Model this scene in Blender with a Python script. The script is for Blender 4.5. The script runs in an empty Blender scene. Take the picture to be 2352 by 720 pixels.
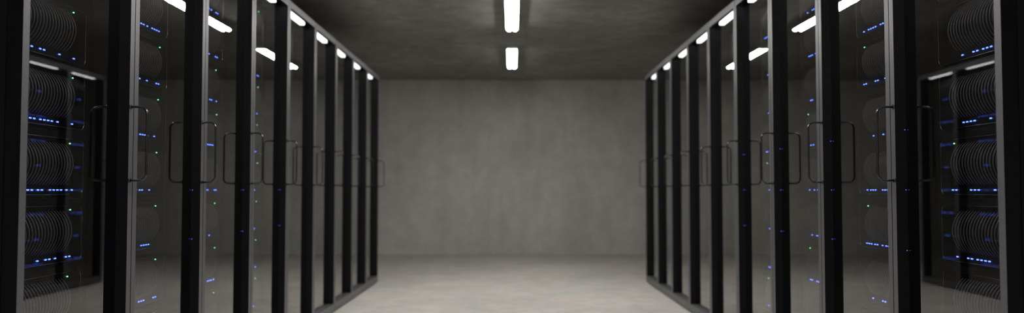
import bpy, bmesh, math, random
from mathutils import Vector
random.seed(7)
SC = bpy.context.scene
COL = SC.collection
try:
    SC.view_settings.view_transform = 'Standard'
    SC.view_settings.look = 'None'
except Exception as e:
    print(e)

# ------------------------------------------------------------ dimensions
CAMH = 0.965
XF = 1.40          # aisle face of the rack doors
PITCH = 0.703
B0 = 2.35
RTOP = 2.162
WALLY = 12.39
CEIL = 2.621
SIDE = 3.5
FRONTY = -4.0

# ------------------------------------------------------------ materials
def new_mat(name):
    m = bpy.data.materials.new(name); m.use_nodes = True
    nt = m.node_tree; nt.nodes.clear()
    out = nt.nodes.new('ShaderNodeOutputMaterial')
    return m, nt, out

def simple(name, col, rough=0.5, metal=0.0, spec=0.5, nscale=60, nvar=0.12):
    m, nt, out = new_mat(name)
    b = nt.nodes.new('ShaderNodeBsdfPrincipled')
    b.inputs['Metallic'].default_value = metal
    b.inputs['Specular IOR Level'].default_value = spec
    tc = nt.nodes.new('ShaderNodeTexCoord')
    n = nt.nodes.new('ShaderNodeTexNoise'); n.inputs['Scale'].default_value = nscale
    n.inputs['Detail'].default_value = 3
    nt.links.new(tc.outputs['Object'], n.inputs['Vector'])
    r = nt.nodes.new('ShaderNodeValToRGB')
    r.color_ramp.elements[0].position = .3; r.color_ramp.elements[1].position = .7
    r.color_ramp.elements[0].color = [c*(1-nvar) for c in col]+[1]
    r.color_ramp.elements[1].color = [min(1, c*(1+nvar)) for c in col]+[1]
    nt.links.new(n.outputs['Fac'], r.inputs['Fac'])
    nt.links.new(r.outputs['Color'], b.inputs['Base Color'])
    mr = nt.nodes.new('ShaderNodeMapRange')
    mr.inputs['To Min'].default_value = rough*.9; mr.inputs['To Max'].default_value = min(1, rough*1.1)
    nt.links.new(n.outputs['Fac'], mr.inputs['Value'])
    nt.links.new(mr.outputs['Result'], b.inputs['Roughness'])
    nt.links.new(b.outputs[0], out.inputs['Surface'])
    return m

def emis(name, col, strength):
    m, nt, out = new_mat(name)
    e = nt.nodes.new('ShaderNodeEmission')
    e.inputs['Color'].default_value = (*col, 1); e.inputs['Strength'].default_value = strength
    nt.links.new(e.outputs[0], out.inputs['Surface'])
    return m

def concrete(name, base, rough, spec=0.3, streak=0.0, blotch=0.12, fine=0.06, bump=0.15, panel=None, tint=None, midamt=.6):
    m, nt, out = new_mat(name)
    L = nt.links.new
    b = nt.nodes.new('ShaderNodeBsdfPrincipled')
    b.inputs['Specular IOR Level'].default_value = spec
    g = nt.nodes.new('ShaderNodeNewGeometry')
    def noise(scale, detail, vec_scale=(1, 1, 1), dist=0, rgh=.6):
        mp = nt.nodes.new('ShaderNodeMapping'); mp.inputs['Scale'].default_value = vec_scale
        L(g.outputs['Position'], mp.inputs['Vector'])
        n = nt.nodes.new('ShaderNodeTexNoise'); n.inputs['Scale'].default_value = scale
        n.inputs['Detail'].default_value = detail; n.inputs['Distortion'].default_value = dist
        n.inputs['Roughness'].default_value = rgh
        L(mp.outputs[0], n.inputs['Vector']); return n.outputs['Fac']
    def rng(src, lo, hi, a=.3, c=.7):
        r = nt.nodes.new('ShaderNodeMapRange'); r.inputs['From Min'].default_value = a
        r.inputs['From Max'].default_value = c
        r.inputs['To Min'].default_value = lo; r.inputs['To Max'].default_value = hi
        L(src, r.inputs['Value']); return r.outputs['Result']
    def mul(a, c):
        n = nt.nodes.new('ShaderNodeMath'); n.operation = 'MULTIPLY'; L(a, n.inputs[0]); L(c, n.inputs[1]); return n.outputs[0]
    big = noise(.8, 5, dist=.6)
    v = rng(big, 1-blotch, 1+blotch)
    mid = noise(5, 8, dist=.3, rgh=.7)
    v = mul(v, rng(mid, 1-blotch*midamt, 1+blotch*midamt))
    fn = noise(60, 4)
    v = mul(v, rng(fn, 1-fine, 1+fine))
    if streak:
        st = noise(3, 6, (1.6, 1.6, .18), dist=.2)
        v = mul(v, rng(st, 1-streak, 1+streak*.6))
        st2 = noise(1.2, 5, (1.3, 1, .35), dist=1.0)
        v = mul(v, rng(st2, 1-streak*1.8, 1.0, .28, .5))
    if panel:
        sp = nt.nodes.new('ShaderNodeSeparateXYZ'); L(g.outputs['Position'], sp.inputs[0])
        for axis, period, off in panel:
            ad = nt.nodes.new('ShaderNodeMath'); ad.operation = 'ADD'; ad.inputs[1].default_value = off
            L(sp.outputs[axis], ad.inputs[0])
            pp = nt.nodes.new('ShaderNodeMath'); pp.operation = 'PINGPONG'; pp.inputs[1].default_value = period/2
            L(ad.outputs[0], pp.inputs[0])
            v = mul(v, rng(pp.outputs[0], .94, 1.0, 0.0, .015))
    cr = nt.nodes.new('ShaderNodeMix'); cr.data_type = 'RGBA'; cr.blend_type = 'MULTIPLY'
    cr.inputs[0].default_value = 1
    if tint:
        tn = noise(1.6, 4, dist=.5)
        tr = nt.nodes.new('ShaderNodeValToRGB')
        tr.color_ramp.elements[0].position = .35; tr.color_ramp.elements[1].position = .65
        tr.color_ramp.elements[0].color = (*base, 1)
        tr.color_ramp.elements[1].color = (*tint, 1)
        L(tn, tr.inputs['Fac']); L(tr.outputs['Color'], cr.inputs[6])
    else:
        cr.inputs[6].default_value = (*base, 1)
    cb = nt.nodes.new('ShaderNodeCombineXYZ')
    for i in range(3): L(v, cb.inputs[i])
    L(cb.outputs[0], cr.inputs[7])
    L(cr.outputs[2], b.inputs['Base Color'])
    L(rng(mid, rough*.85, min(1, rough*1.12)), b.inputs['Roughness'])
    bp = nt.nodes.new('ShaderNodeBump'); bp.inputs['Strength'].default_value = bump
    bp.inputs['Distance'].default_value = .01
    L(mid, bp.inputs['Height']); L(bp.outputs[0], b.inputs['Normal'])
    L(b.outputs[0], out.inputs['Surface'])
    return m

def glass_mat():
    m, nt, out = new_mat('smoked_door_glass')
    L = nt.links.new
    lw = nt.nodes.new('ShaderNodeLayerWeight'); lw.inputs['Blend'].default_value = .5
    pw = nt.nodes.new('ShaderNodeMath'); pw.operation = 'POWER'; pw.inputs[1].default_value = 3.3
    L(lw.outputs['Facing'], pw.inputs[0])
    ma = nt.nodes.new('ShaderNodeMath'); ma.operation = 'MULTIPLY_ADD'
    ma.inputs[1].default_value = .90; ma.inputs[2].default_value = .07
    L(pw.outputs[0], ma.inputs[0])
    tc = nt.nodes.new('ShaderNodeTexCoord')
    n = nt.nodes.new('ShaderNodeTexNoise'); n.inputs['Scale'].default_value = 3; n.inputs['Detail'].default_value = 4
    L(tc.outputs['Object'], n.inputs['Vector'])
    mr = nt.nodes.new('ShaderNodeMapRange'); mr.inputs['To Min'].default_value = 0.0; mr.inputs['To Max'].default_value = .012
    L(n.outputs['Fac'], mr.inputs['Value'])
    t = nt.nodes.new('ShaderNodeBsdfTransparent'); t.inputs['Color'].default_value = (.53, .54, .56, 1)
    gl = nt.nodes.new('ShaderNodeBsdfGlossy'); gl.inputs['Color'].default_value = (1, 1, .98, 1)
    L(mr.outputs['Result'], gl.inputs['Roughness'])
    mx = nt.nodes.new('ShaderNodeMixShader')
    L(ma.outputs[0], mx.inputs[0]); L(t.outputs[0], mx.inputs[1]); L(gl.outputs[0], mx.inputs[2])
    L(mx.outputs[0], out.inputs['Surface'])
    return m

M_BLACK = simple('black_powder_coat', (.006, .006, .007), .45, spec=.2)
M_CAB = simple('black_sheet_steel', (.007, .007, .008), .5, spec=.25)
M_SHEEN = simple('black_frame_sheen_grey', (.085, .085, .09), .38, spec=.5, nscale=25, nvar=.06)  # grazing reflection on the black frame metal, put into the colour as grey
M_HANDLE = simple('black_chrome', (.11, .11, .115), .22, metal=.9)
M_CHASSIS = simple('dark_server_steel', (.010, .010, .011), .4, metal=.3)
M_PANEL = simple('black_server_bezel', (.004, .004, .005), .3, spec=.4)
M_FIN = simple('grey_fin_metal', (.20, .195, .185), .45, metal=.2)
M_TRIM = simple('polished_trim_wire', (.6, .6, .6), .2, metal=1)
M_HOUS = simple('white_lamp_housing', (.6, .6, .58), .4)
M_BLUE = emis('blue_indicator', (.09, .17, 1.0), 8)
M_DOT = emis('dim_blue_glint', (.09, .17, 1.0), 1.4)  # glowing dots added to stand for stray LED glints on the door frames
M_GREEN = emis('green_indicator', (.2, 1.0, .3), 5)
M_TUBE = emis('fluorescent_glow', (1, .99, .955), 80)
M_TUBE2 = emis('dimmed_fluorescent_glow', (1, .99, .955), 30)  # weaker emission for the far fixture and those behind the camera
M_RLAMP = emis('cabinet_light_glow', (1, .99, .96), 8)
M_GLASS = glass_mat()
M_WALL = concrete('concrete_wall', (.625, .62, .58), .85, streak=.07, blotch=.11, fine=.07, panel=[(0, 2.4, .35), (2, 1.31, 0)], midamt=.9)
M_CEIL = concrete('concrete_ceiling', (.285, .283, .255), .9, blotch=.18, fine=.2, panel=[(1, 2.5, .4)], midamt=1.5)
M_FLOOR = concrete('concrete_floor', (.53, .52, .495), .65, spec=.25, blotch=.11, fine=.05, bump=.05, tint=(.575, .52, .47), midamt=1.5)

# ------------------------------------------------------------ mesh helpers
def box(bm, x0, x1, y0, y1, z0, z1, mi=0):
    x0, x1 = min(x0, x1), max(x0, x1)
    vs = [bm.verts.new(p) for p in ((x0,y0,z0),(x1,y0,z0),(x1,y1,z0),(x0,y1,z0),(x0,y0,z1),(x1,y0,z1),(x1,y1,z1),(x0,y1,z1))]
    fs = []
    for q in ((3,2,1,0),(4,5,6,7),(0,1,5,4),(1,2,6,5),(2,3,7,6),(3,0,4,7)):
        f = bm.faces.new([vs[i] for i in q]); f.material_index = mi; fs.append(f)
    return fs

def tube(bm, pts, r, closed=False, n=8, mi=0):
    pts = [Vector(p) for p in pts]; N = len(pts); rings = []
    c = Vector()
    for i in range(1, N-1):
        c += (pts[i]-pts[0]).cross(pts[i+1]-pts[0])
    pn = c.normalized() if c.length > 1e-9 else Vector((0, 0, 1))
    for i, p in enumerate(pts):
        a = pts[(i-1) % N] if (closed or i > 0) else p
        b = pts[(i+1) % N] if (closed or i < N-1) else p
        t = (b-a).normalized(); s = pn.cross(t).normalized()
        rings.append([bm.verts.new(p+(s*math.cos(2*math.pi*k/n)+pn*math.sin(2*math.pi*k/n))*r) for k in range(n)])
    for i in range(N if closed else N-1):
        A, B = rings[i], rings[(i+1) % N]
        for k in range(n):
            f = bm.faces.new((A[k], A[(k+1) % n], B[(k+1) % n], B[k])); f.smooth = True; f.material_index = mi
    if not closed:
        bm.faces.new(rings[0]).material_index = mi; bm.faces.new(list(reversed(rings[-1]))).material_index = mi

def rrect(u0, u1, h0, h1, r, seg=6):
    o = []
    for cx, cy, a0 in ((u1-r, h1-r, 0), (u0+r, h1-r, 90), (u0+r, h0+r, 180), (u1-r, h0+r, 270)):
        for k in range(seg+1):
            a = math.radians(a0+90*k/seg); o.append((cx+r*math.cos(a), cy+r*math.sin(a)))
    return o

def finish(bm, name, mats, bevel=0):
    bmesh.ops.recalc_face_normals(bm, faces=bm.faces[:])
    if bevel:
        bmesh.ops.bevel(bm, geom=[e for e in bm.edges], offset=bevel, segments=2, affect='EDGES', profile=.6)
    me = bpy.data.meshes.new(name); bm.to_mesh(me); bm.free()
    for m in mats: me.materials.append(m)
    return me

def obj(name, me, parent=None, loc=(0, 0, 0)):
    o = bpy.data.objects.new(name, me); COL.objects.link(o); o.location = loc
    if parent: o.parent = parent
    return o

# ------------------------------------------------------------ room shell
def shell(name, *b, mat):
    bm = bmesh.new(); box(bm, *b)
    o = obj(name, finish(bm, name, [mat])); o['kind'] = 'structure'; return o
T = .15
o = shell('floor', -SIDE-T, SIDE+T, FRONTY-T, WALLY+T, -T, 0, mat=M_FLOOR); o['label'] = 'pale grey worn concrete floor'
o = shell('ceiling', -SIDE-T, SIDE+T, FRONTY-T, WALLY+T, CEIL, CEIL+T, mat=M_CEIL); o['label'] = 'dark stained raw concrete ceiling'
shell('wall_back', -SIDE-T, SIDE+T, WALLY, WALLY+T, 0, CEIL, mat=M_WALL)['label'] = 'bare grey concrete end wall with faint stains'
shell('wall_front', -SIDE-T, SIDE+T, FRONTY-T, FRONTY, 0, CEIL, mat=M_WALL)['label'] = 'bare grey concrete wall'
shell('wall_left', -SIDE-T, -SIDE, FRONTY, WALLY, 0, CEIL, mat=M_WALL)['label'] = 'bare grey concrete side wall'
shell('wall_right', SIDE, SIDE+T, FRONTY, WALLY, 0, CEIL, mat=M_WALL)['label'] = 'bare grey concrete side wall'

# ------------------------------------------------------------ ceiling lights
LL = 1.46
bm = bmesh.new()
box(bm, -.062, .062, 0, LL, -.006, 0)
box(bm, -.062, -.057, 0, LL, -.042, -.006); box(bm, .057, .062, 0, LL, -.042, -.006)
box(bm, -.057, .057, 0, .025, -.040, -.006); box(bm, -.057, .057, LL-.025, LL, -.040, -.006)
me_h = finish(bm, 'light_housing', [M_HOUS])
me_t = []
for mt in (M_TUBE, M_TUBE2):
    bm = bmesh.new()
    tube(bm, [(0, .026, 0), (0, .06, 0), (0, LL-.06, 0), (0, LL-.026, 0)], .024, n=20)
    me_t.append(finish(bm, 'fluorescent_tube', [mt]))
for y in (-3.40, -.85, 1.70, 4.25, 6.84, 9.41):
    e = obj('ceiling_light', None, loc=(0, y, CEIL))
    e['label'] = 'twin-tube white fluorescent light mounted on the concrete ceiling'
    e['category'] = 'ceiling light'; e['group'] = 'fluorescent lights along the ceiling'
    obj('light_housing', me_h, e)
    for dx in (-.029, .029):
        obj('fluorescent_tube', me_t[1 if y in (9.41, -3.40, -.85) else 0], e, (dx, 0, -.031))

# ------------------------------------------------------------ rack parts (per side)
HW = PITCH-.002
def slots(seed):
    r = random.Random(seed*13+5)
    o = []; u = .075+r.random()*.04
    while u < .545:
        for k in range(r.choice((1, 1, 2, 2, 3, 4))):
            if u < .55: o.append(u)
            u += .0225
        u += r.choice((.012, .025, .045, .07))
    return o

def rack_meshes(s):
    R = {}
    bm = bmesh.new()
    d0, d1 = .047, 1.0
    box(bm, s*d0, s*d1, .001, .012, 0, 2.16)
    box(bm, s*d0, s*d1, HW-.011, HW, 0, 2.16)
    box(bm, s*(d1-.012), s*d1, .012, HW-.011, 0, 2.16)
    box(bm, s*d0, s*(d1-.012), .012, HW-.011, 2.150, 2.16)
    box(bm, s*d0, s*(d1-.012), .012, HW-.011, 0, .05)
    box(bm, s*.14, s*(d1-.012), .012, HW-.011, .05, .239)
    for u in (.014, HW-.033):
        box(bm, s*.155, s*.165, u, u+.018, .24, 2.149)
    R['cab'] = finish(bm, 'cabinet', [M_CAB])
    bm = bmesh.new()
    box(bm, 0, s*.045, .002, .035, .012, RTOP)
    box(bm, 0, s*.045, HW-.034, HW-.001, .012, RTOP)
    box(bm, 0, s*.020, .035, HW-.034, 2.118, RTOP)
    box(bm, 0, s*.045, .035, HW-.034, .012, .070)
    bmesh.ops.recalc_face_normals(bm, faces=bm.faces[:])
    for q in bm.faces:
        if q.normal.x*s < -.9: q.material_index = 1  # aisle faces get the painted sheen grey, sides stay black
        if q.normal.z > .9: q.material_index = 1
    R['door'] = finish(bm, 'door', [M_BLACK, M_SHEEN])
    bm = bmesh.new()
    box(bm, s*.034, s*.0370, HW-.0350, HW-.0338, -.0015, .0015)
    R['dots'] = finish(bm, 'frame_glint', [M_DOT])
    bm = bmesh.new()
    vs = [bm.verts.new((s*.041, u, h)) for u, h in ((.035, .07), (HW-.034, .07), (HW-.034, 2.149), (.035, 2.149))]
    bm.faces.new(vs)
    R['glass'] = finish(bm, 'glass_pane', [M_GLASS])
    bm = bmesh.new()
    h0, h1, p, r = 1.000, 1.270, .062, .026
    path = [(s*.002, 0, h0), (-s*(p-r), 0, h0)]
    for k in range(1, 7):
        a = math.radians(15*k); path.append((-s*(p-r+r*math.sin(a)), 0, h0+r-r*math.cos(a)))
    for k in range(0, 7):
        a = math.radians(15*k); path.append((-s*(p-r+r*math.cos(a)), 0, h1-r+r*math.sin(a)))
    path.append((s*.002, 0, h1))
    tube(bm, path, .0042, n=12)
    for h in (h0, h1):
        tube(bm, [(0, 0, h), (-s*.002, 0, h), (-s*.005, 0, h)], .008, n=14)
    R['handle'] = finish(bm, 'handle', [M_HANDLE])
    bm = bmesh.new(); box(bm, s*.050, s*.090, .10, .60, 2.143, 2.150)
    box(bm, s*.055, s*.085, .10, .106, 2.122, 2.143); box(bm, s*.055, s*.085, .594, .60, 2.122, 2.143)
    R['lamp'] = finish(bm, 'rack_lamp', [M_CAB])
    bm = bmesh.new(); box(bm, s*.052, s*.088, .107, .593, 2.120, 2.143)
    R['ltube'] = finish(bm, 'light_bar', [M_RLAMP], bevel=.003)
    bm = bmesh.new()
    box(bm, s*.150, s*.78, .033, HW-.034, 0, .2300)
    R['chassis'] = finish(bm, 'chassis', [M_CHASSIS])
    def panel(bm, mi=0):
        pts = rrect(.048, .619, .014, .207, .022)
        A = [bm.verts.new((s*.150, u, h)) for u, h in pts]; Bv = [bm.verts.new((s*.1425, u, h)) for u, h in pts]
        n = len(pts)
        for i in range(n):
            bm.faces.new((A[i], A[(i+1) % n], Bv[(i+1) % n], Bv[i])).material_index = mi
        bm.faces.new(Bv).material_index = mi
    def fins(bm, mi=0):
        N = 12
        for i in range(25):
            u = .065+.0178*i; th = .0034
            prev = None
            for k in range(N+1):
                t = k/N
                do = .1425-.034*math.sin(math.pi*t)**.75 if 0 < t < 1 else .1425
                h = .048+.142*t
                di = min(.1425, do+.0024)
                ring = [bm.verts.new((s*do, u, h)), bm.verts.new((s*do, u+th, h)), bm.verts.new((s*(di+.0003), u+th, h)), bm.verts.new((s*(di+.0003), u, h))]
                if prev:
                    for q in range(4):
                        bm.faces.new((prev[q], prev[(q+1) % 4], ring[(q+1) % 4], ring[q])).material_index = mi
                prev = ring
    def wire(bm, mi=0):
        tube(bm, [(s*.1405, u, h) for u, h in rrect(.048, .619, .014, .207, .022)], .0013, closed=True, n=6, mi=mi)
    bm = bmesh.new(); panel(bm); R['panel'] = finish(bm, 'front_panel', [M_PANEL])
    bm = bmesh.new(); fins(bm); R['fins'] = finish(bm, 'cooling_fins', [M_FIN])
    bm = bmesh.new(); wire(bm); R['trim'] = finish(bm, 'bezel_trim', [M_TRIM])
    bm = bmesh.new(); box(bm, s*.1425, s*.1395, 0, .0095, -.0023, .0023); R['blue'] = finish(bm, 'status_light', [M_BLUE], bevel=.0008)
    bm = bmesh.new(); box(bm, s*.1425, s*.1395, 0, .006, -.0021, .0021); R['green'] = finish(bm, 'power_light', [M_GREEN], bevel=.0008)
    for v in range(3):
        bm = bmesh.new()
        box(bm, s*.150, s*.78, .033, HW-.034, 0, .2300, 0)
        panel(bm, 1); fins(bm, 2); wire(bm, 3)
        for sl in slots(v): box(bm, s*.1425, s*.1395, sl, sl+.0095, .0277, .0323, 4)
        if v: box(bm, s*.1425, s*.1395, .54, .546, .190, .194, 5)
        R['far%d' % v] = finish(bm, 'server', [M_CHASSIS, M_PANEL, M_FIN, M_TRIM, M_BLUE, M_GREEN])
    return R

def put_server(R, s, i, n):
    base = CAMH + .231*n - .03
    loc = (s*XF, B0+PITCH*i, base)
    if i >= 4:
        o = obj('server', R['far%d' % ((i*3+n) % 3)], None, loc)
    else:
        o = obj('server', None, None, loc)
        for nm, k in (('chassis', 'chassis'), ('front_panel', 'panel'), ('cooling_fins', 'fins'), ('bezel_trim', 'trim')):
            obj(nm, R[k], o)
        for sl in slots((i*31+n*7+(s > 0)*17) % 97):
            obj('status_light', R['blue'], o, (0, sl, .030))['label'] = 'small glowing blue indicator light'
        if s < 0 or (i+n) % 3 == 0:
            obj('power_light', R['green'], o, (0, .525+.02*random.random(), .192))['label'] = 'small glowing green indicator light'
    o['label'] = 'black rack server with curved grey fins and blue lights'
    o['category'] = 'server'; o['group'] = 'servers stacked in the racks'

for s in (-1, 1):
    R = rack_meshes(s)
    for i in range(0, 9):
        y = B0+PITCH*i
        e = obj('server_rack', None, None, (s*XF, y, 0))
        e['label'] = 'tall black server cabinet with framed smoked glass door'
        e['category'] = 'server rack'; e['group'] = 'server racks lining the aisle'
        obj('cabinet', R['cab'], e)
        d = obj('door', R['door'], e)
        obj('glass_pane', R['glass'], d)
        if i < 4:
            for n in ((-1, 0, 1) if s > 0 else ((-1, 0) if i else ())):
                obj('frame_glint', R['dots'], d, (0, 0, CAMH+.220*n))['label'] = 'tiny dim blue LED glint drawn on the door frame'
        obj('handle', R['handle'], d, (0, HW-.026, 0))
        l = obj('rack_lamp', R['lamp'], e)
        obj('light_bar', R['ltube'], l)
        for n in range(-3, 5):
            put_server(R, s, i, n)

# ------------------------------------------------------------ world + camera
w = bpy.data.worlds.new('World'); SC.world = w; w.use_nodes = True
w.node_tree.nodes['Background'].inputs[0].default_value = (.5, .55, .6, 1)
w.node_tree.nodes['Background'].inputs[1].default_value = .01

F = 1900.0
cam = bpy.data.cameras.new('camera'); co = bpy.data.objects.new('camera', cam); COL.objects.link(co)
cam.sensor_width = 36; cam.lens = F/2352*36
co.location = (0, 0, CAMH)
co.rotation_euler = (math.radians(90)+math.atan(77/F), 0, 0)
cam.clip_start = .05; cam.clip_end = 100
cam.dof.use_dof = True; cam.dof.focus_distance = 2.9; cam.dof.aperture_fstop = 1.8
SC.camera = co
